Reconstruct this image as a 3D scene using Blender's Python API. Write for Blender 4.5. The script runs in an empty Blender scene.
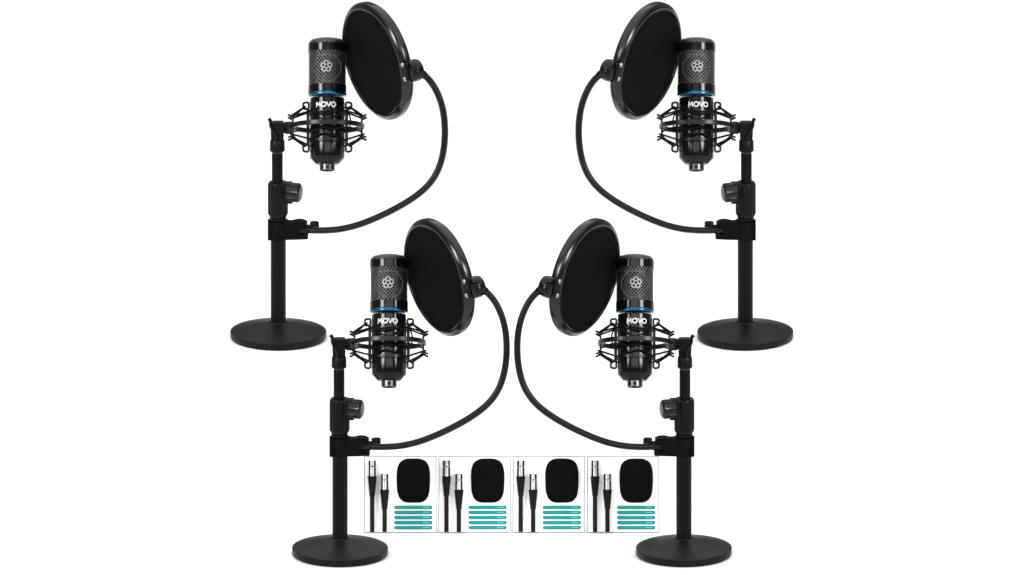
import bpy, math, random
from mathutils import Vector, Matrix
random.seed(4)
C = bpy.context.scene.collection
S = 0.00135                      # metres for one photo pixel (the whole set is life size)
TH = math.radians(16.0)          # camera looks down 16 degrees
SN, CS = math.sin(TH), math.cos(TH)
TILT = math.radians(24.0)        # microphones lean back on their swivels
PI = math.pi
RV, UV_, TV = Vector((1, 0, 0)), Vector((0, SN, CS)), Vector((0, -CS, SN))

# ------------------------------------------------------------------ materials
def new_mat(name):
    m = bpy.data.materials.new(name); m.use_nodes = True
    nt = m.node_tree
    return m, nt, nt.nodes['Principled BSDF']

def surf(name, col, rough, spec=0.5, metal=0.0, coat=0.0, noise=0.0, nscale=900, bump=0.0, bscale=1500, colvar=0.0):
    m, nt, p = new_mat(name)
    p.inputs['Base Color'].default_value = (*col, 1)
    p.inputs['Roughness'].default_value = rough
    p.inputs['Specular IOR Level'].default_value = spec
    p.inputs['Metallic'].default_value = metal
    p.inputs['Coat Weight'].default_value = coat
    p.inputs['Coat Roughness'].default_value = 0.06
    tc = nt.nodes.new('ShaderNodeTexCoord')
    if noise or colvar:
        n = nt.nodes.new('ShaderNodeTexNoise'); n.inputs['Scale'].default_value = nscale; n.inputs['Detail'].default_value = 4
        nt.links.new(tc.outputs['Object'], n.inputs['Vector'])
        if noise:
            r = nt.nodes.new('ShaderNodeMapRange')
            r.inputs['From Min'].default_value = .3; r.inputs['From Max'].default_value = .7
            r.inputs['To Min'].default_value = max(0.02, rough - noise); r.inputs['To Max'].default_value = rough + noise
            nt.links.new(n.outputs['Fac'], r.inputs['Value']); nt.links.new(r.outputs['Result'], p.inputs['Roughness'])
        if colvar:
            x = nt.nodes.new('ShaderNodeMix'); x.data_type = 'RGBA'
            x.inputs['A'].default_value = (*[c * (1 - colvar) for c in col], 1)
            x.inputs['B'].default_value = (*[c * (1 + colvar) for c in col], 1)
            nt.links.new(n.outputs['Fac'], x.inputs['Factor']); nt.links.new(x.outputs['Result'], p.inputs['Base Color'])
    if bump:
        n2 = nt.nodes.new('ShaderNodeTexNoise'); n2.inputs['Scale'].default_value = bscale; n2.inputs['Detail'].default_value = 3
        nt.links.new(tc.outputs['Object'], n2.inputs['Vector'])
        b = nt.nodes.new('ShaderNodeBump'); b.inputs['Strength'].default_value = bump; b.inputs['Distance'].default_value = 0.0006
        nt.links.new(n2.outputs['Fac'], b.inputs['Height']); nt.links.new(b.outputs['Normal'], p.inputs['Normal'])
    return m

M = {}
M['paper']   = surf('white_sweep_paper', (.9, .9, .9), .8, .2, bump=.05, bscale=400)
M['base']    = surf('powder_coated_steel', (.0045, .0045, .0048), .42, .12, noise=.06, bump=.25, bscale=1800)
M['pole']    = surf('satin_black_tube', (.003, .003, .0032), .36, .1, noise=.05, nscale=600)
M['plastic'] = surf('moulded_black_plastic', (.004, .004, .0043), .35, .13, noise=.06, bump=.1)
M['knobm']   = surf('knurled_black_plastic', (.004, .004, .0043), .26, .3, noise=.05)
M['matte']   = surf('matte_black_clamp', (.002, .002, .002), .6, .06, noise=.05)
M['gloss']   = surf('glossy_black_lacquer', (.003, .003, .0035), .14, .22)
M['ring']    = surf('shock_mount_nylon', (.004, .004, .0045), .3, .25, noise=.05)
M['cord']    = surf('elastic_cord', (.002, .002, .0022), .5, .1, bump=.2)
M['blue']    = surf('blue_anodised_ring', (.004, .10, .19), .22, .5, metal=.9, coat=.6)
M['silver']  = surf('bright_nickel', (.40, .40, .41), .4, .5, metal=1.0)
M['socket']  = surf('dull_nickel', (.09, .09, .095), .3, .5, metal=1.0)
M['print']   = surf('white_print', (.62, .62, .62), .5, .3)
M['dark']    = surf('dark_recess_and_shade', (.004, .004, .004), .6, .2)  # recesses, plus the added shade linings and the connectors' dark reflections
M['rim']     = surf('filter_rim_plastic', (.001, .001, .0012), .2, .42)
M['goose']   = surf('gooseneck_steel', (.001, .001, .0012), .16, .24)
M['foam']    = surf('open_cell_foam', (.004, .004, .004), .95, .02, bump=1.0, bscale=2600, colvar=.5, nscale=1600)
M['rubber']  = surf('cable_rubber', (.007, .007, .0075), .55, .08, bump=.1)
M['card']    = surf('white_card', (.92, .92, .92), .6, .2)
M['border']  = surf('grey_card_edge', (.26, .26, .27), .6, .1)
M['teal']    = surf('teal_hook_and_loop', (.012, .21, .195), .7, .2, bump=.4, bscale=2500, colvar=.15, nscale=700)
M['teal_l']  = surf('pale_teal_print', (.08, .40, .38), .6, .2)

def grille_mat():                # woven wire with open holes, laid out along the wall of the basket
    m, nt, p = new_mat('woven_wire_grille')
    N, L = nt.nodes, nt.links
    p.inputs['Base Color'].default_value = (.10, .10, .103, 1)
    p.inputs['Metallic'].default_value = .7; p.inputs['Roughness'].default_value = .28
    uv = N.new('ShaderNodeUVMap'); uv.uv_map = 'UVMap'
    sep = N.new('ShaderNodeSeparateXYZ'); L.new(uv.outputs['UV'], sep.inputs[0])
    def mth(op, a, b=None):
        n = N.new('ShaderNodeMath'); n.operation = op
        for i, v in enumerate((a, b)):
            if v is None: continue
            if isinstance(v, (int, float)): n.inputs[i].default_value = v
            else: L.new(v, n.inputs[i])
        return n.outputs[0]
    s = mth('ADD', sep.outputs['X'], sep.outputs['Y']); d = mth('SUBTRACT', sep.outputs['X'], sep.outputs['Y'])
    k = 2 * PI / 3.7
    a = mth('ABSOLUTE', mth('SINE', mth('MULTIPLY', s, k * .5))); b = mth('ABSOLUTE', mth('SINE', mth('MULTIPLY', d, k * .5)))
    hole = mth('MULTIPLY', mth('GREATER_THAN', a, .6), mth('GREATER_THAN', b, .35))
    h = mth('MAXIMUM', mth('SUBTRACT', 1.0, a), mth('SUBTRACT', 1.0, b))
    bp = N.new('ShaderNodeBump'); bp.inputs['Strength'].default_value = .5; bp.inputs['Distance'].default_value = .0006
    L.new(h, bp.inputs['Height']); L.new(bp.outputs['Normal'], p.inputs['Normal'])
    tr = N.new('ShaderNodeBsdfTransparent'); mx = N.new('ShaderNodeMixShader')
    L.new(hole, mx.inputs[0]); L.new(p.outputs[0], mx.inputs[1]); L.new(tr.outputs[0], mx.inputs[2])
    L.new(mx.outputs[0], N['Material Output'].inputs['Surface'])
    return m
M['grille'] = grille_mat()

def fabric_mat():
    m, nt, p = new_mat('black_nylon_mesh')
    N, L = nt.nodes, nt.links
    p.inputs['Roughness'].default_value = .85; p.inputs['Specular IOR Level'].default_value = .08
    tc = N.new('ShaderNodeTexCoord')
    ws = []
    for ax in ('X', 'Y'):
        w = N.new('ShaderNodeTexWave'); w.bands_direction = ax; w.inputs['Scale'].default_value = 260
        L.new(tc.outputs['Object'], w.inputs['Vector']); ws.append(w)
    mu = N.new('ShaderNodeMath'); mu.operation = 'MULTIPLY'; L.new(ws[0].outputs['Fac'], mu.inputs[0]); L.new(ws[1].outputs['Fac'], mu.inputs[1])
    x = N.new('ShaderNodeMix'); x.data_type = 'RGBA'
    x.inputs['A'].default_value = (.001, .001, .001, 1); x.inputs['B'].default_value = (.004, .004, .004, 1)
    L.new(mu.outputs[0], x.inputs['Factor']); L.new(x.outputs['Result'], p.inputs['Base Color'])
    return m
M['fabric'] = fabric_mat()

# ------------------------------------------------------------------ mesh builder (all lengths in photo pixels, scaled on build)
class G:
    def __init__(s): s.v = []; s.f = []; s.uv = {}
    def add(s, vs, fs, mat=None):
        o = len(s.v)
        s.v += [(mat @ Vector(v)) if mat else Vector(v) for v in vs]
        s.f += [tuple(i + o for i in f) for f in fs]
        return o
    def lathe(s, prof, mat=None, n=48, a0=0, a1=2 * PI, ribs=None, uv=False):
        full = abs(a1 - a0 - 2 * PI) < 1e-6
        k = n if full else n + 1
        vs = []; fs = []
        for (r, z) in prof:
            for i in range(k):
                a = a0 + (a1 - a0) * i / n
                rr = r * (ribs(a, z) if ribs else 1)
                vs.append((rr * math.cos(a), rr * math.sin(a), z))
        o = len(s.v)
        for j in range(len(prof) - 1):
            for i in range(n):
                i2 = (i + 1) % k
                fs.append((j * k + i, j * k + i2, (j + 1) * k + i2, (j + 1) * k + i))
                if uv:
                    r = prof[0][0]
                    u0, u1 = r * 2 * PI * i / n, r * 2 * PI * (i + 1) / n
                    s.uv[len(s.f) + len(fs) - 1] = [(u0, prof[j][1]), (u1, prof[j][1]), (u1, prof[j + 1][1]), (u0, prof[j + 1][1])]
        if full:
            if prof[0][0] > 1e-4: fs.append(tuple(range(k))[::-1])
            if prof[-1][0] > 1e-4: fs.append(tuple((len(prof) - 1) * k + i for i in range(k)))
        s.add(vs, fs, mat); return s
    def ring(s, prof, mat=None, n=64):        # closed profile turned about z (no caps)
        k = len(prof); vs = []; fs = []
        for i in range(n):
            a = 2 * PI * i / n
            for (r, z) in prof: vs.append((r * math.cos(a), r * math.sin(a), z))
        for i in range(n):
            for j in range(k):
                i2, j2 = (i + 1) % n, (j + 1) % k
                fs.append((i * k + j, i2 * k + j, i2 * k + j2, i * k + j2))
        s.add(vs, fs, mat); return s
    def box(s, x0, x1, y0, y1, z0, z1, mat=None, b=0.8):
        b = min(b, (x1 - x0) / 2.2, (y1 - y0) / 2.2, (z1 - z0) / 2.2)
        # chamfered box: three insets per axis
        xs, ys, zs = (x0, x1), (y0, y1), (z0, z1)
        vs = []; idx = {}
        for i in (0, 1):
            for j in (0, 1):
                for k in (0, 1):
                    X, Y, Z = xs[i], ys[j], zs[k]
                    bx, by, bz = (b if i == 0 else -b), (b if j == 0 else -b), (b if k == 0 else -b)
                    for t, p in enumerate(((X, Y + by, Z + bz), (X + bx, Y, Z + bz), (X + bx, Y + by, Z))):
                        idx[(i, j, k, t)] = len(vs); vs.append(p)
        q = lambda *c: idx[c]
        fs = []
        for i in (0, 1):
            fs.append((q(i,0,0,0), q(i,1,0,0), q(i,1,1,0), q(i,0,1,0)))
            fs.append((q(0,i,0,1), q(1,i,0,1), q(1,i,1,1), q(0,i,1,1)))
            fs.append((q(0,0,i,2), q(1,0,i,2), q(1,1,i,2), q(0,1,i,2)))
        for i in (0, 1):
            for j in (0, 1):
                fs.append((q(i,j,0,0), q(i,j,1,0), q(i,j,1,1), q(i,j,0,1)))
                fs.append((q(i,0,j,0), q(i,1,j,0), q(i,1,j,2), q(i,0,j,2)))
                fs.append((q(0,i,j,1), q(1,i,j,1), q(1,i,j,2), q(0,i,j,2)))
                for k in (0, 1): fs.append((q(i,j,k,0), q(i,j,k,1), q(i,j,k,2)))
        s.add(vs, fs, mat); return s
    def prism(s, poly, y0, y1, mat=None):     # polygon in x,z pushed along y
        n = len(poly); vs = [(x, y0, z) for x, z in poly] + [(x, y1, z) for x, z in poly]
        fs = [tuple(range(n)), tuple(range(2 * n - 1, n - 1, -1))] + [(i, (i + 1) % n, n + (i + 1) % n, n + i) for i in range(n)]
        s.add(vs, fs, mat); return s
    def tube(s, pts, rad, n=10, mat=None, cap=True):
        pts = [Vector(p) for p in pts]; m = len(pts); vs = []; fs = []
        t0 = (pts[1] - pts[0]).normalized()
        ref = t0.orthogonal().normalized()
        for i, p in enumerate(pts):
            t = (pts[min(i + 1, m - 1)] - pts[max(i - 1, 0)]).normalized()
            ref = (ref - t * ref.dot(t)).normalized(); b = t.cross(ref)
            r = rad(i) if callable(rad) else rad
            for k in range(n):
                a = 2 * PI * k / n
                vs.append(p + (ref * math.cos(a) + b * math.sin(a)) * r)
        for i in range(m - 1):
            for k in range(n):
                k2 = (k + 1) % n
                fs.append((i * n + k, i * n + k2, (i + 1) * n + k2, (i + 1) * n + k))
        if cap: fs.append(tuple(range(n))[::-1]); fs.append(tuple((m - 1) * n + k for k in range(n)))
        s.add(vs, fs, mat); return s
    def build(s, name, mat, parent=None, mirror=False, ang=35, kind=None):
        me = bpy.data.meshes.new(name)
        sx = -1 if mirror else 1
        vs = [(v[0] * S * sx, v[1] * S, v[2] * S) for v in s.v]
        me.from_pydata(vs, [], s.f); me.update()
        if s.uv:
            ul = me.uv_layers.new(name='UVMap')
            for pi, co in s.uv.items():
                for li, c in zip(me.polygons[pi].loop_indices, co): ul.data[li].uv = c
        import bmesh
        bm = bmesh.new(); bm.from_mesh(me)
        bmesh.ops.recalc_face_normals(bm, faces=bm.faces); bm.to_mesh(me); bm.free()
        me.shade_smooth(); me.set_sharp_from_angle(angle=math.radians(ang))
        me.materials.append(mat)
        o = bpy.data.objects.new(name, me); C.objects.link(o)
        if parent: o.parent = parent
        if kind: o['kind'] = kind
        return o

def spline(P, n=8, closed=False):
    P = [Vector(p) for p in P]; out = []; m = len(P)
    rng = range(m) if closed else range(m - 1)
    for i in rng:
        if closed: p0, p1, p2, p3 = P[i - 1], P[i], P[(i + 1) % m], P[(i + 2) % m]
        else: p0, p1, p2, p3 = P[max(i - 1, 0)], P[i], P[i + 1], P[min(i + 2, m - 1)]
        for j in range(n):
            t = j / n
            out.append(.5 * ((2 * p1) + (p2 - p0) * t + (2 * p0 - 5 * p1 + 4 * p2 - p3) * t * t + (3 * p1 - p0 - 3 * p2 + p3) * t ** 3))
    out.append(P[0] if closed else P[-1])
    return out
def resample(P, step):
    out = [P[0].copy()]; d = 0.0
    for a, b in zip(P[:-1], P[1:]):
        L = (b - a).length; pos = step - d
        while pos <= L:
            out.append(a + (b - a) * (pos / L)); pos += step
        d = L - (pos - step)
    return out

def T(x=0, y=0, z=0): return Matrix.Translation((x, y, z))
def RX(d): return Matrix.Rotation(math.radians(d), 4, 'X')
def RY(d): return Matrix.Rotation(math.radians(d), 4, 'Y')
def RZ(d): return Matrix.Rotation(math.radians(d), 4, 'Z')

def empty(name, label, cat, group=None):
    o = bpy.data.objects.new(name, None); C.objects.link(o)
    o.empty_display_size = .02
    tag(o, label, cat, group); return o
def tag(o, label, cat, group=None):
    o['label'] = label; o['category'] = cat
    if group: o['group'] = group
def copy_tree(o, parent=None):
    c = o.copy(); C.objects.link(c); c.parent = parent
    for ch in [x for x in list(bpy.data.objects) if x.parent == o]:
        copy_tree(ch, c)
    return c

def wz(v, y=0): return ((338.1 - v) - y * SN) / CS          # height above the floor of something seen at row v
def wx(u): return u - 278.3

# ------------------------------------------------------------------ microphone stand
def make_stand(mir):
    r = empty('microphone_stand', '', 'microphone stand')
    g = G(); g.lathe([(46.0, 0), (46.2, .5), (47.4, .9), (48, 1.8), (48, 7.1), (47.8, 7.6), (47.3, 7.9), (42, 9.1), (30, 12.0), (18, 14.8), (11, 16.5), (9, 17.4), (8.4, 18.2), (0, 18.2)], n=96)
    base = g.build('base', M['base'], r, mir)
    g = G(); g.lathe([(47.2, -.05), (47.2, .3)], n=96)
    g = G(); g.lathe([(7.7, 16.5), (7.7, wz(219)), (7.2, wz(218.4))], n=40); g.build('pole', M['pole'], r, mir)
    g = G(); g.lathe([(7.0, wz(221)), (7.0, wz(219.2)), (8.4, wz(219)), (8.4, wz(217.5)), (7.0, wz(217))], T(-.4), n=40); g.build('collar', M['plastic'], r, mir)
    # height clutch: ribbed sleeve with a boss on one side
    g = G()
    def ribs(a, z):
        if z < wz(214) or z > wz(183.5): return 1
        c = math.cos(a * 14)
        return 1 + (.05 if c > .1 else -.03)
    pr = [(6.5, wz(217.5)), (8.2, wz(216.5)), (9.3, wz(214)), (9.6, wz(212.5)), (9.6, wz(184.5)), (9.5, wz(183)), (9.0, wz(182)), (5.2, wz(181.8))]
    g.lathe(pr, T(-.4), n=112, ribs=ribs)
    g.box(3, 14.5, -8, 5, wz(202), wz(182.2), b=1.2)
    g.build('height_clutch', M['plastic'], r, mir)
    g = G()
    K = T(9.6, -4, wz(192.4, -6)) @ RZ(-18) @ RY(90)
    g.lathe([(5, 0), (8.9, .3), (9.3, 1), (9.3, 11), (8.9, 12.3), (7.5, 13.4), (6.5, 13.7), (0, 13.7)], K, n=96,
            ribs=lambda a, z: 1 + (.06 * math.copysign(1, math.cos(a * 12)) if .9 < z < 11.5 else 0))
    g.build('clutch_knob', M['knobm'], r, mir)
    g = G(); g.lathe([(5.5, wz(183)), (5.5, wz(154)), (5.1, wz(153))], T(-1), n=32); g.build('extension_tube', M['pole'], r, mir)
    g = G(); g.lathe([(4.4, wz(152.6)), (5.6, wz(152.2)), (5.6, wz(151.4)), (4.6, wz(150.5))], T(-1), n=32); g.build('thread_ring', M['socket'], r, mir)
    # swivel
    g = G(); g.lathe([(6.7, wz(151.2)), (7.6, wz(150.4)), (7.3, wz(141)), (6.4, wz(139.6)), (6.0, wz(139))], T(-1), n=32)
    z0, z1 = wz(140), wz(122.3)
    g.prism([(-7.2, z0), (5.2, z0), (5.6, z0 + 10), (5.8, z1 - .8), (4.4, z1 + .6), (-5.6, z1 + .6), (-7.4, z1 - 1.6), (-7.8, z1 - 6)], -4.6, 4.6)
    g.lathe([(5.0, -6.2), (6.2, -5.8), (6.2, 5.8), (5.0, 6.2)], T(-.8, 0, z1 - 7) @ RX(90), n=32)
    g.build('swivel', M['plastic'], r, mir)
    g = G()
    pts = [(-9.4, -6, wz(118.6, -6)), (-7.7, -6.2, wz(121.5, -6)), (-7.6, -7, wz(126, -7)), (-5.6, -7.6, wz(130, -7)), (-2.6, -7.4, wz(134, -7)), (-1.6, -6.2, wz(139, -6))]
    sp = spline(pts, 6); g.tube(sp, lambda i: 2.0 - .5 * math.sin(i / len(sp) * PI), n=10)
    g.lathe([(0, 0), (2.6, 0), (2.6, 2.4), (0, 2.4)], T(-1, -5.2, z1 - 7) @ RX(90), n=20)
    g.build('wing_lever', M['plastic'], r, mir)
    g = G()
    g.lathe([(3.6, 0), (3.6, 4)], T(3.6, 0, wz(128)) @ RY(90), n=24)
    g.box(5.4, 14.6, -4.5, 4.5, wz(133.2), wz(122.4), b=1.6)
    g.build('swivel_arm', M['plastic'], r, mir)
    return r

# ------------------------------------------------------------------ shock mount (origin: centre of its ring, z = axis of the microphone)
def pol(r, a, z): a = math.radians(a); return (r * math.cos(a), r * math.sin(a), z)
OUT = [15, 165, 195, 345]
INN = [0, 62, 118, 180, 242, 298]
def make_mount(mir):
    r = empty('shock_mount', '', 'shock mount')
    g = G()
    g.ring([(33.6, -1.8), (34.1, -2.3), (36.5, -2.3), (37.2, -1.8), (37.2, 1.8), (36.6, 2.3), (34.1, 2.3), (33.6, 1.8)], n=96)
    g.box(-40.5, -33.5, -5.5, 5.5, -6.2, 4.6, b=1.4)
    for sx in (-1, 1):
        g.tube([(-31 , sx * 16, 0), (-38, sx * 3.5, -.6)], 1.6, n=8)
    g.build('outer_ring', M['ring'], r, mir)
    for a in OUT:
        g = G()
        g.tube(spline([pol(40.6, a, -12.4), pol(36.2, a, -10.2), pol(35.6, a, -5), pol(35.6, a, 4), pol(36.2, a, 8.4), pol(40.8, a, 10.6)], 5), 1.05, n=8)
        g.build('hook_post', M['ring'], r, mir)
    g = G()
    for z in (-15, 13): g.ring([(17.6, z - 1.5), (18.7, z - 1.5), (18.7, z + 1.5), (17.6, z + 1.5)], n=64)
    for a in INN:
        R = RZ(a)
        if a > 200: continue
        fr = False
        g.box(17.7, 19.6 if fr else 20.8, -2.2, 2.2, -14 if fr else -19, 7 if fr else 17, R, b=.6)
        for z in ((9, -16) if fr else (21, -22)):
            loop = [(19.0, 0, z - 3.2), (22.6, 0, z - 3.2), (24, 0, z - 1.8), (24, 0, z + 1.8), (22.6, 0, z + 3.0), (19.0, 0, z + 3.0), (18.6, 0, z)]
            g.tube([Vector(p) for p in spline(loop, 4, True)], 1.15, n=8, mat=R, cap=False)
    g.build('inner_cradle', M['ring'], r, mir)
    # elastic cords, one loop above the ring and one below, plus slack bows in front
    for sgn in (1, -1):
        zi, zo = 20.2 * sgn, 8.8 * sgn
        seq = []
        def I(a): return pol(21.6 if a > 200 else 22.2, a, (9 if sgn > 0 else -16) if a > 200 else zi)
        def O(a): return pol(38.2, a, zo)
        def mid(a, zz, rr=20.4): return pol(rr, a, zz * sgn)
        seq = [I(0), O(15), I(62), mid(90, 12), I(118), O(165), I(180), O(195), mid(212, 14), mid(235, 11.5), mid(255, 9.5), mid(278, 11), mid(305, 13), mid(330, 15), O(345)]
        g = G(); P = []
        m = len(seq)
        for i in range(m):
            a, b = Vector(seq[i]), Vector(seq[(i + 1) % m])
            for j in range(5):
                t = j / 5; p = a.lerp(b, t); rr = math.hypot(p.x, p.y)
                if rr < 20.2: p.x *= 20.2 / rr; p.y *= 20.2 / rr
                P.append(p)
        P.append(Vector(seq[0]))
        g.tube(P, 1.0, n=8, cap=False); g.build('elastic_cord', M['cord'], r, mir)
    g = G()
    g.tube(spline([pol(22.2, 180, 19), pol(20.6, 205, 15.5), pol(20, 232, 13.2), pol(20, 255, 12.4), pol(20, 280, 13.4), pol(20.4, 315, 16.5), pol(22.2, 360, 19.5)], 6), .8, n=8)
    bow = [pol(35.5, 345, -7), pol(30, 322, -3.5), pol(24, 300, -4.5), pol(21, 282, -6), pol(21, 262, -4), pol(22, 240, -6.5), pol(30, 215, -6), pol(35.5, 198, -7)]
    g.tube(spline(bow, 6), .8, n=8)
    bow = [pol(22.5, 300, 17), pol(27, 320, 11), pol(28.5, 325, 2), pol(27, 318, -6), pol(22.5, 298, -9)]
    g.tube(spline(bow, 6), .8, n=8)
    bow = [pol(22.5, 242, 8), pol(20.6, 262, 4.5), pol(20.6, 282, 5), pol(22.5, 298, 9), pol(26, 315, 14)]
    g.tube(spline(bow, 6), .8, n=8)
    g.build('slack_cord', M['cord'], r, mir)
    return r

# ------------------------------------------------------------------ microphone (origin: bottom of its socket; inner heights count from the mount ring)
ZB = -44.6
def make_mic(mir):
    r = empty('condenser_microphone', '', 'microphone')
    D = T(0, 0, -ZB)
    g = G(); g.lathe([(10, -38.5), (11.8, -37.8), (16.9, -32.2), (17.3, -31.2), (17.3, -17.6), (16.8, -17.2), (16.8, -16.4), (17.3, -16), (17.3, 27.6), (16.8, 28.4), (16, 28.6)], D, n=80)
    g.build('body', M['gloss'], r, mir, ang=25)
    g = G(); g.ring([(6.4, ZB), (7.4, ZB), (7.7, ZB + .4), (7.7, -38.2), (6.4, -38.2)], D, n=48)
    sock = g.build('socket', M['socket'], r, mir)
    g = G(); g.lathe([(6.5, ZB + 1.6), (6.5, -38.4)], D, n=40)
    for a in (90, 210, 330): g.lathe([(.9, ZB + .3), (.9, ZB + 2)], D @ T(*pol(3.4, a, 0)), n=10)
    g.build('socket_insert', M['dark'], sock, mir)
    g = G(); g.box(-1.4, 1.4, -8.0, -7.2, ZB + 1.2, ZB + 4.4, D, b=.3); g.box(3.2, 5.6, -7.0, -5.4, ZB + 1.2, ZB + 4.4, D, b=.3)
    g.build('notch', M['dark'], sock, mir)
    g = G(); g.lathe([(17.2, 29.9), (19.0, 30.2), (19.5, 30.8), (19.6, 31.8), (19.4, 32.8), (18.9, 33.5), (18.4, 33.6)], D, n=80)
    g.build('accent_ring', M['blue'], r, mir)
    g = G(); g.lathe([(18.3, 33.5), (19.1, 33.8), (19.1, 41.2), (18.6, 41.6), (17, 41.6)], D, n=80)
    g.build('lower_band', M['gloss'], r, mir, ang=25)
    g = G(); g.lathe([(17, 74.8), (18.8, 75), (19.2, 75.4), (19.2, 82.4), (18.9, 83), (17, 83.2)], D, n=80)
    g.build('upper_band', M['gloss'], r, mir, ang=25)
    g = G()
    g.lathe([(18.7, 41.4), (18.7, 75)], D, n=96, uv=True)
    # open cylinder: drop the caps
    caps = [i for i, f in enumerate(g.f) if len(f) > 4]
    for i in reversed(caps): del g.f[i]
    nq = len(g.f)
    h = G(); h.lathe([(18.9, 82.8), (18.6, 84.6), (17.4, 86.4), (15, 87.9), (11, 88.9), (6, 89.3), (.01, 89.4)], D, n=96, uv=True)
    caps = [i for i, f in enumerate(h.f) if len(f) > 4]
    for i in reversed(caps): del h.f[i]
    off = len(g.v); g.v += h.v; base = len(g.f)
    g.f += [tuple(i + off for i in f) for f in h.f]
    for k, c in h.uv.items(): g.uv[k + base] = c
    grl = g.build('grille', M['grille'], r, mir)
    # emblem set into the grille
    e = G(); n = 12
    def cyl(x, z, rr): a = x / rr; return (rr * math.sin(a), -rr * math.cos(a), z)
    ex, ez, R = (-1.0 if not mir else 1.0), 58.4 - ZB, 6.1
    def disc(gg, cx, cz, rad, rr, n, ph=0):
        rings = [rad * .33, rad * .66, rad]
        vs = [cyl(cx, cz, rr)]; fs = []
        for q in rings:
            for i in range(n):
                a = 2 * PI * i / n + ph; vs.append(cyl(cx + q * math.cos(a), cz + q * math.sin(a), rr))
        for i in range(n):
            fs.append((0, 1 + i, 1 + (i + 1) % n))
            for k in (0, 1): fs.append((1 + k * n + i, 1 + (k + 1) * n + i, 1 + (k + 1) * n + (i + 1) % n, 1 + k * n + (i + 1) % n))
        if rad > 3:
            o = len(vs); vs += [cyl(cx + rad * math.cos(2 * PI * i / n + ph), cz + rad * math.sin(2 * PI * i / n + ph), rr - .8) for i in range(n)]
            for i in range(n): fs.append((1 + 2 * n + i, o + i, o + (i + 1) % n, 1 + 2 * n + (i + 1) % n))
        gg.add(vs, fs)
    disc(e, ex, ez, R, 19.5, 18)
    em = e.build('emblem', M['silver_print'], r)
    e2 = G()
    disc(e2, ex, ez, 1.3, 19.7, 10)
    for k in range(5):
        a = math.radians(72 * k + 18); disc(e2, ex + 3.6 * math.cos(a), ez + 3.6 * math.sin(a), 1.3, 19.7, 8)
        a = math.radians(72 * k + 54); disc(e2, ex + 5.9 * math.cos(a), ez + 5.9 * math.sin(a), 1.0, 19.7, 6)
    e2.build('emblem_holes', M['dark'], em)
    g = G(); g.lathe([(18.0, 41.8), (18.0, 74.8)], D, n=48, a0=math.radians(-8), a1=math.radians(188)); g.build('added_basket_shade', M['dark'], r, mir)  # added black lining that keeps the wire dark from behind
    g = G(); g.lathe([(18.4, 82.9), (18.0, 84.2), (16.8, 85.7), (14.6, 87.1), (10.8, 88.1), (6, 88.5), (.01, 88.6)], D, n=48); g.build('added_top_shade', M['dark'], r, mir)  # added black dome, stops light coming through the top wire
    # capsule inside the basket, seen through the wire
    g = G()
    g.lathe([(16, 40.5), (16, 44), (4, 44.2), (4, 45), (0, 45)], D, n=32)
    g.lathe([(9.6, -4), (9.6, 4)], D @ T(0, 0, 58.4) @ RX(90), n=40)
    g.build('capsule_holder', M['dark'], r, mir)
    g = G()
    g.ring([(13.0, 8.6), (13.0, 9.6), (14.4, 9.6), (14.4, 8.6)], D @ T(0, 0, 58.4) @ RX(90), n=40)
    g.build('capsule_ring', M['socket'], r, mir)
    # lettering round the body
    t = G(); cnt = [0]
    def stroke(P, w=1.05):
        cnt[0] += 1; rr = 17.34 + .03 * cnt[0]
        P = [Vector(p) for p in P]
        for a, b in zip(P[:-1], P[1:]):
            cnt[0] += 0
            d = (b - a).normalized(); q = Vector((-d.y, d.x)) * w / 2
            m = 4
            vs = []
            for i in range(m + 1):
                c = a.lerp(b, i / m)
                vs.append(cyl((c + q).x, (c + q).y, rr)); vs.append(cyl((c - q).x, (c - q).y, rr))
            t.add(vs, [(2 * i, 2 * i + 1, 2 * i + 3, 2 * i + 2) for i in range(m)])
    x0 = (-12.3 if not mir else -8.6); zc = 20.2 - ZB; hh = 2.65
    def seg(a, b): stroke([(x0 + a[0], zc + a[1]), (x0 + b[0], zc + b[1])])
    for a, b in (((.5, -hh), (1.0, hh)), ((1.0, hh), (2.7, -1.2)), ((2.7, -1.2), (4.4, hh)), ((4.4, hh), (4.9, -hh)), ((11.7, hh), (13.7, -hh + .3)), ((13.7, -hh + .3), (15.7, hh))): seg(a, b)
    def oring(cx, ro, ri):
        cnt[0] += 1; rr = 17.34 + .03 * cnt[0]; n = 28; vs = []
        for i in range(n):
            a = 2 * PI * i / n
            for q in (ro, ri): vs.append(cyl(x0 + cx + q * math.cos(a) * 1.03, zc + q * math.sin(a), rr))
        t.add(vs, [(2 * i, 2 * i + 1, 2 * ((i + 1) % n) + 1, 2 * ((i + 1) % n)) for i in range(n)])
    oring(8.5, 2.85, 1.6); oring(18.6, 2.85, 1.6)
    t.build('lettering', M['print'], r)
    return r
M['silver_print'] = surf('pale_metal_emblem', (.26, .26, .27), .35, .4)

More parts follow.
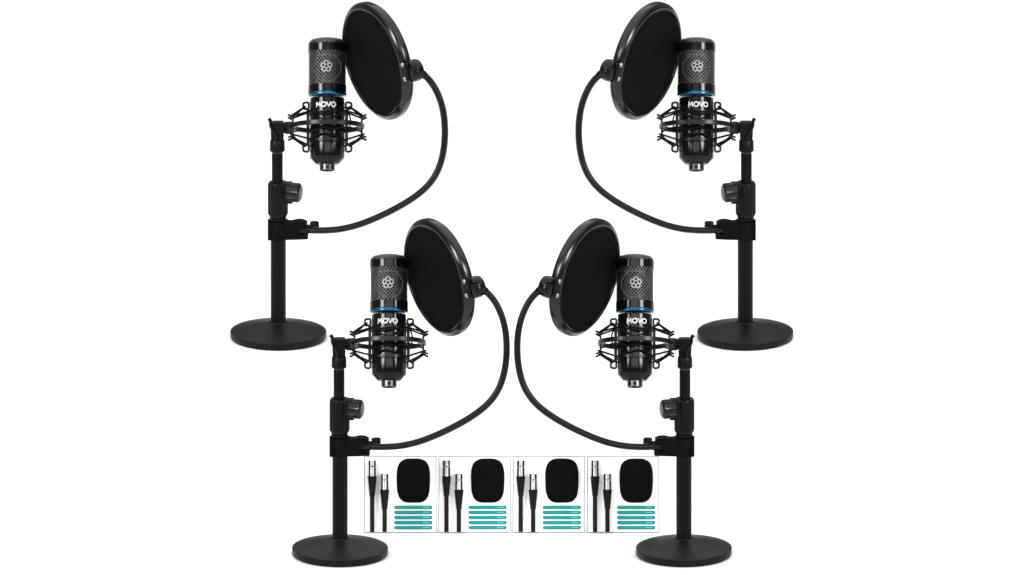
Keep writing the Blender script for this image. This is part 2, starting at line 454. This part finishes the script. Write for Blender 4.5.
# ------------------------------------------------------------------ pop filter (origin: on the pole axis at its clamp, row 229)
ZC = wz(229)
def make_filter(mir):
    r = empty('pop_filter', '', 'pop filter')
    def L(u, v, y=0): return Vector((wx(u), y, wz(v, y) - ZC))
    zt, zb = wz(220.3) - ZC, wz(238.2) - ZC
    g = G()
    g.lathe([(7.9, zb), (10.2, zb), (10.6, zb + .6), (10.6, zt - .6), (10.2, zt), (7.9, zt)], n=48)
    g.box(-10.6, 4, -9.6, 6, zb, zt, b=1)
    g.prism([(4, zb + .4), (17, zb + .6), (29.5, zb + 1.2), (30, -5.2), (25, -4.7), (20.5, -1.2), (25, 3.4), (28.5, 3.6), (29, zt - 1.2), (25, zt + .6), (20, zt + 1), (14, zt - .4), (4, zt - .2)], -8.4, 3)
    clamp = g.build('pole_clamp', M['matte'], r, mir)
    g = G()
    g.lathe([(0, 0), (2.8, 0), (2.8, 4), (2.2, 5), (0, 5)], T(35, -3, 3.6) @ RY(-6), n=20)
    g.box(27, 41, -4.4, -1.6, 3.0, 5.4, b=.6)
    g.box(31.5, 40.8, -5.2, -.8, 4.8, 9.2, b=1.6)
    g.build('wing_screw', M['plastic'], clamp, mir)
    # disc
    c = Vector((-.295, .956)); tau = math.radians(17.2); inc = math.radians(62)
    e1c = (-math.sin(tau), math.cos(tau), 0)
    nc = (-math.cos(tau) * math.sin(inc), -math.sin(tau) * math.sin(inc), math.cos(inc))
    def W(c3): return RV * c3[0] + UV_ * c3[1] + TV * c3[2]
    e1, n_ = W(e1c), W(nc); e2 = n_.cross(e1)
    y0 = 0
    cen = L(377.2, 60.8, y0)
    D = Matrix((( e1.x, e2.x, n_.x, cen.x), (e1.y, e2.y, n_.y, cen.y), (e1.z, e2.z, n_.z, cen.z), (0, 0, 0, 1)))
    g = G()
    g.ring([(53.0, 4.4), (53.6, 5.7), (54.6, 6.2), (56.2, 6.0), (58.6, 4.4), (59.4, 3.4), (60.0, 3.2), (60.7, 2.2), (60.9, 0), (60.6, -3.4), (59.4, -5.2), (57.2, -6.2), (54.6, -6.2), (53.2, -5.4), (53.0, -4.4)], D, n=128)
    rim = g.build('rim', M['rim'], r, mir, ang=22)
    def mesh_disc(z, sag):
        g = G(); pr = [(53.4 * k / 8, z + sag * (1 - (k / 8) ** 2)) for k in range(8, -1, -1)]
        g.lathe([(a if a > 0 else .01, b) for a, b in pr], D, n=96)
        cp = [i for i, f in enumerate(g.f) if len(f) > 60]
        for i in reversed(cp): del g.f[i]
        return g
    mesh_disc(5.0, .6).build('front_mesh', M['fabric'], r, mir)
    mesh_disc(-5.0, -.6).build('back_mesh', M['fabric'], r, mir)
    # bracket
    al = -107
    B = D @ RZ(al)                     # local x = outward along the disc, y = along its rim
    g = G()
    g.box(59, 70, -9.6, 10.2, 3.6, 7.8, B, b=1.6)
    g.box(61.2, 64.5, -7.5, 8, -6, 7, B, b=1.2)
    br = g.build('bracket', M['plastic'], r, mir)
    for yy in (-7.0, 7.6):
        g = G(); g.lathe([(2.4, 0), (2.4, .8), (1.9, 1.5), (0, 1.7)], B @ T(64.5, yy, 7.6), n=20); g.build('screw', M['silver'], br, mir)
    g = G()
    g.lathe([(7, -8), (10, -7), (11, -4), (11, 2.6), (10.2, 4.6), (7.4, 6), (5, 6.4), (0, 6.4)], B @ T(67, -.5, -1.5), n=64, ribs=lambda a, z: 1 + (.02 * math.cos(a * 16) if -7 < z < 4 else 0))
    g.build('joint_knob', M['gloss'], br, mir)
    # gooseneck
    bk = B @ Vector((69, -.5, 4))
    yb = bk.y
    raw = [(299, 229.8, -4), (309, 230.3, -5), (331.3, 230.4, -8), (353.6, 226.6, -12), (375.8, 218.2, -17), (393.7, 209.6, -22), (410.4, 200.0, -27), (426.6, 187.6, -32), (437.9, 171.8, -36), (443.7, 151.3, -40), (445.2, 130.6, -43), (443.4, 110.3, -47), (438.6, 94.6, -50), (430.8, 80.4, -53), (423.2, 73.2, -55), (415, 69.3, yb)]
    P = resample(spline([L(*q) for q in raw], 14), .6)
    for _ in range(500): P = [P[0]] + [(P[i - 1] + P[i] * 2 + P[i + 1]) / 4 for i in range(1, len(P) - 1)] + [P[-1]]
    g = G(); g.tube(P, lambda i: 3.55 if i % 4 in (0, 1) else 3.1, n=14)
    g.build('gooseneck', M['goose'], r, mir, ang=80)
    g = G()
    a = P[-1]; b = P[-22]
    g.tube([b, b.lerp(a, .1), a], 4.1, n=20)
    g.build('ferrule', M['goose'], r, mir)
    g = G(); g.tube([P[0], P[6], P[16]], 3.95, n=20); g.build('ferrule', M['goose'], r, mir)
    return r

# ------------------------------------------------------------------ the four sets
YV = lambda v: (287.5 - v) / SN        # floor depth of a point seen at row v
spots = {('upper', 'left'): (278.3, 338.1), ('lower', 'left'): (340.0, 554.6),
         ('upper', 'right'): (745.3, 338.1), ('lower', 'right'): (683.9, 554.6)}
protos = {}
for side in ('left', 'right'):
    mir = side == 'right'
    protos[side] = [make_stand(mir), make_mount(mir), make_mic(mir), make_filter(mir)]
where = {'upper': 'in the upper row', 'lower': 'in the lower row'}
for (row, side), (u, v) in spots.items():
    mir = side == 'right'; sx = -1 if mir else 1
    first = row == 'upper'
    st, mo, mi, fi = protos[side] if first else [copy_tree(o) for o in protos[side]]
    ox, oy = (u - 512) * S, YV(v) * S
    st.location = (ox, oy, 0)
    cz = wz(126.5) * S; mx = ox + sx * 49.0 * S
    mo.location = (mx, oy, cz); mo.rotation_euler = (-TILT, 0, 0)
    ax = Vector((0, math.sin(TILT), math.cos(TILT)))
    mi.location = Vector((mx, oy, cz)) + ax * (ZB * S); mi.rotation_euler = (-TILT, 0, 0)
    fi.location = (ox, oy, ZC * S)
    w = row + ' ' + side
    tag(st, 'black desk microphone stand with a round base, ' + w + ' of the four', 'microphone stand', 'black desk microphone stands')
    tag(mo, 'black spider shock mount with elastic cords, ' + w + ' of the four', 'shock mount', 'shock mounts holding the microphones')
    tag(mi, 'black microphone with a blue ring and wire grille, ' + w + ' of the four', 'microphone', 'black studio microphones')
    tag(fi, 'round black pop filter on a curved gooseneck, ' + w + ' of the four', 'pop filter', 'gooseneck pop filters')

# ------------------------------------------------------------------ cards with the accessories
ordn = ['leftmost card', 'second card from the left', 'third card from the left', 'rightmost card']
cardR = (PI / 2 - TH, 0, 0)
def make_card():
    r = empty('display_card', '', 'card')
    g = G(); g.box(-36.1, 36.1, .05, 76.7, -1.6, 0, b=.25); g.build('panel', M['card'], r)
    g = G()
    for x0, x1, y0, y1 in ((-36.2, -35.3, 0, 76.8), (35.3, 36.2, 0, 76.8), (-35.3, 35.3, 0, .9), (-35.3, 35.3, 75.9, 76.8)):
        g.box(x0, x1, y0, y1, -1.7, .25, b=.1)
    g.build('border', M['border'], r)
    g = G(); 
    # folding strut behind: reaches the floor behind the leaning card
    top = Vector((0, 48, -1.6)); 
    # direction straight to the floor behind, in card axes (y = up the card, z = towards the viewer)
    down = Vector((0, -CS, -SN)); back = Vector((0, SN, -CS))
    h = 48 * CS + 1.6 * -SN
    foot = top + down * h * .985 + back * 22
    g.tube([top, foot], 2.2, n=4)
    g.build('easel_strut', M['card'], r)
    return r
def make_cable(length):
    r = empty('microphone_cable', '', 'cable')
    # x across, y along (0 = cut at the card's bottom edge), z off the card
    A = T(0, 0, 3.6) @ RX(-90)         # lathe z -> +y
    tp = length
    g = G(); g.lathe([(2.2, 0), (2.2, tp - 33)], A, n=20); g.build('lead', M['rubber'], r)
    g = G()
    pr = [(2.3, tp - 35.6), (2.75, tp - 35.4)]
    for k in range(9):
        z = tp - 35 + k * 2.0; q = 2.8 + (k / 8) * 1.6
        pr += [(q, z), (q + .12, z + 1.3), (q - .18, z + 1.45), (q - .18, z + 1.9)]
    pr += [(4.7, tp - 16.6), (4.75, tp - 16.0), (3.6, tp - 15.9)]
    g.lathe(pr, A, n=28); g.build('strain_relief', M['rubber'], r)
    g = G(); g.lathe([(3.3, tp - 16), (3.3, tp - 6.6), (3.0, tp - 6.5), (3.0, tp - 5.9), (3.3, tp - 5.8), (3.3, tp - .3), (3.0, tp), (2.5, tp), (2.5, tp - 1.5), (.01, tp - 1.5)], A, n=32)
    sh = g.build('connector', M['silver'], r)
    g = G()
    for sx in (-1, 1):  # dark rods imitate the dark reflections down the connector's sides
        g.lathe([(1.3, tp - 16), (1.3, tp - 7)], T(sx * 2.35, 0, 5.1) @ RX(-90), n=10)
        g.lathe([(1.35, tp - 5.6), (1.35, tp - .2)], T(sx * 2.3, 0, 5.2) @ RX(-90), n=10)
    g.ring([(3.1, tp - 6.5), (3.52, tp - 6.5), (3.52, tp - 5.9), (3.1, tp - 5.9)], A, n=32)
    g.build('connector_ring_and_reflections', M['dark'], sh)
    return r
def make_foam():
    g = G(); n = 72; rings = 16; vs = []; fs = []
    H, Wd = 44.4, 33.6
    from mathutils import noise
    for k in range(rings + 1):
        q = k / rings
        for i in range(n):
            a = 2 * PI * i / n
            ca, sa = math.cos(a), math.sin(a); p = 2.0 / (3.3 if sa > 0 else 3.6)
            x = math.copysign(abs(ca) ** p, ca) * Wd / 2; y = math.copysign(abs(sa) ** p, sa) * H / 2
            x *= (1 - .05 * max(0, -y / (H / 2)))
            x, y = x * q, y * q
            z = 9.0 * (1 - q ** 3.2) ** .5 + .4
            d = noise.noise(Vector((x * .9, y * .9, z * .9))) * .35 + noise.noise(Vector((x * .25, y * .25, z + 7))) * .5
            rr = 1 + (d * .012 if q > .9 else 0)
            vs.append((x * rr, y * rr, z + d * (q < 1)))
    vs.append((0, 0, 9.4)); top = len(vs) - 1
    for k in range(1, rings):
        for i in range(n): fs.append((k * n + i, (k + 1) * n + i, (k + 1) * n + (i + 1) % n, k * n + (i + 1) % n))
    for i in range(n): fs.append((top, n + i, n + (i + 1) % n))
    fs.append(tuple(rings * n + i for i in range(n)))
    g.add(vs, fs)
    used = g
    # the innermost ring (k = 0) is a single point and is not used by any face
    return used.build('foam_windscreen', M['foam'], None, ang=60)
def make_tie():
    r = empty('cable_tie', '', 'cable tie')
    g = G(); n = 10; hw, hl = 1.85, 19.2
    out = []
    for sx in (1, -1):
        for i in range(n + 1):
            a = -PI / 2 + PI * i / n
            out.append((sx * (hl - hw + hw * math.cos(a)), sx * hw * math.sin(a)))
    m = len(out)
    vs = [(x, y, .1) for x, y in out] + [(x, y, 1.1) for x, y in out] + [(x * .985, y * .8, 1.4) for x, y in out]
    fs = [tuple(range(m))[::-1], tuple(2 * m + i for i in range(m))]
    for k in (0, 1):
        for i in range(m): fs.append((k * m + i, k * m + (i + 1) % m, (k + 1) * m + (i + 1) % m, (k + 1) * m + i))
    g.add(vs, fs); g.build('strap', M['teal'], r, ang=50)
    g = G(); g.box(9.5, 16.6, -.5, .5, 1.3, 1.55, b=.1); g.build('printed_mark', M['teal_l'], r)
    return r

card0, foam0, tie0 = make_card(), make_foam(), make_tie()
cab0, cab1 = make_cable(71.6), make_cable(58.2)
first = {'card': True, 'foam': True, 'tie': True, 'a': True, 'b': True}
def get(key, proto):
    if first[key]: first[key] = False; return proto
    return copy_tree(proto)
for k in range(4):
    cu = 400.3 + 74.27 * k
    org = Vector(((cu - 512) * S, YV(533) * S, .0004))
    def at(u, v, off=0):              # point on the card's face at photo column/row
        return org + (RV * (u - 400.3) + UV_ * (533 - v) + TV * off) * S
    def put(o, p): o.location = p; o.rotation_euler = cardR; return o
    cn = ordn[k]
    tag(put(get('card', card0), org), 'square white card with thin grey edge, the ' + cn, 'card', 'white display cards standing in a row')
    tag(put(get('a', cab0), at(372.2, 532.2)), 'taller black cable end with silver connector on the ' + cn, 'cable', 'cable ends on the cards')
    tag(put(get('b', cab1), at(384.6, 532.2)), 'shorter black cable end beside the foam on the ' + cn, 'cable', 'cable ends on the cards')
    tag(put(get('foam', foam0), at(413.4, 480.9)), 'black rounded foam windscreen above the teal ties on the ' + cn, 'foam windscreen', 'foam windscreens on the cards')
    for j, nm in enumerate(('topmost', 'second from top', 'middle', 'second from bottom', 'lowest')):
        tag(put(get('tie', tie0), at(413.3, 507.6 + 5.07 * j)), 'teal cable tie, ' + nm + ' of five on the ' + cn, 'cable tie', 'teal cable ties on the cards')

# ------------------------------------------------------------------ white sweep
prof = [(-4.5, 0), (0, 0), (7.0, 0)]
g = G(); vs = []
for (y, z) in prof: vs += [(-4.5 / S, y / S, z / S), (4.5 / S, y / S, z / S)]
g.add(vs, [(2 * i, 2 * i + 1, 2 * i + 3, 2 * i + 2) for i in range(len(prof) - 1)])
fl = g.build('floor', M['paper'], None, ang=60)
fl['kind'] = 'structure'

# ------------------------------------------------------------------ light
w = bpy.data.worlds.new('World'); bpy.context.scene.world = w; w.use_nodes = True
w.node_tree.nodes['Background'].inputs['Color'].default_value = (1, 1, 1, 1)
w.node_tree.nodes['Background'].inputs['Strength'].default_value = 0.25
def area(name, loc, target, sx, sy, energy, spread=180):
    l = bpy.data.lights.new(name, 'AREA'); l.shape = 'RECTANGLE'; l.size = sx; l.size_y = sy; l.energy = energy
    l.spread = math.radians(spread)
    o = bpy.data.objects.new(name, l); C.objects.link(o); o.location = loc
    o.rotation_euler = (Vector(target) - Vector(loc)).to_track_quat('-Z', 'Y').to_euler()
    return o
area('overhead_softbox', (0, .5, 2.9), (0, .5, 0), 6.4, 6.2, 204)
area('added_front_fill', (0, -6.6, 3.1), (0, -.6, .1), 5.0, 2.0, 110)  # added unseen fill that whitens the fronts of the cards
# added unseen gridded strips, each putting a highlight band on one microphone
for (row, side), (u, v) in spots.items():
    sx = -1 if side == 'left' else 1
    mx = (u - 512) * S - sx * 49 * S; my = YV(v) * S; mz = .30
    az = math.radians(46); d = .95
    area('added_highlight_strip', (mx + sx * math.sin(az) * d, my - math.cos(az) * d, mz + .42), (mx, my, mz), .5, .8, 1.0, 26)

# ------------------------------------------------------------------ camera
cam = bpy.data.cameras.new('camera'); co = bpy.data.objects.new('camera', cam); C.objects.link(co)
cam.type = 'ORTHO'; cam.ortho_scale = 1024 * S
co.location = TV * 6.0
co.rotation_euler = (PI / 2 - TH, 0, 0)
cam.clip_end = 50; cam.clip_start = .05
sc = bpy.context.scene; sc.camera = co
sc.view_settings.view_transform = 'Standard'; sc.view_settings.look = 'None'
sc.view_settings.exposure = 0; sc.view_settings.gamma = 1
sc.cycles.transparent_max_bounces = 16
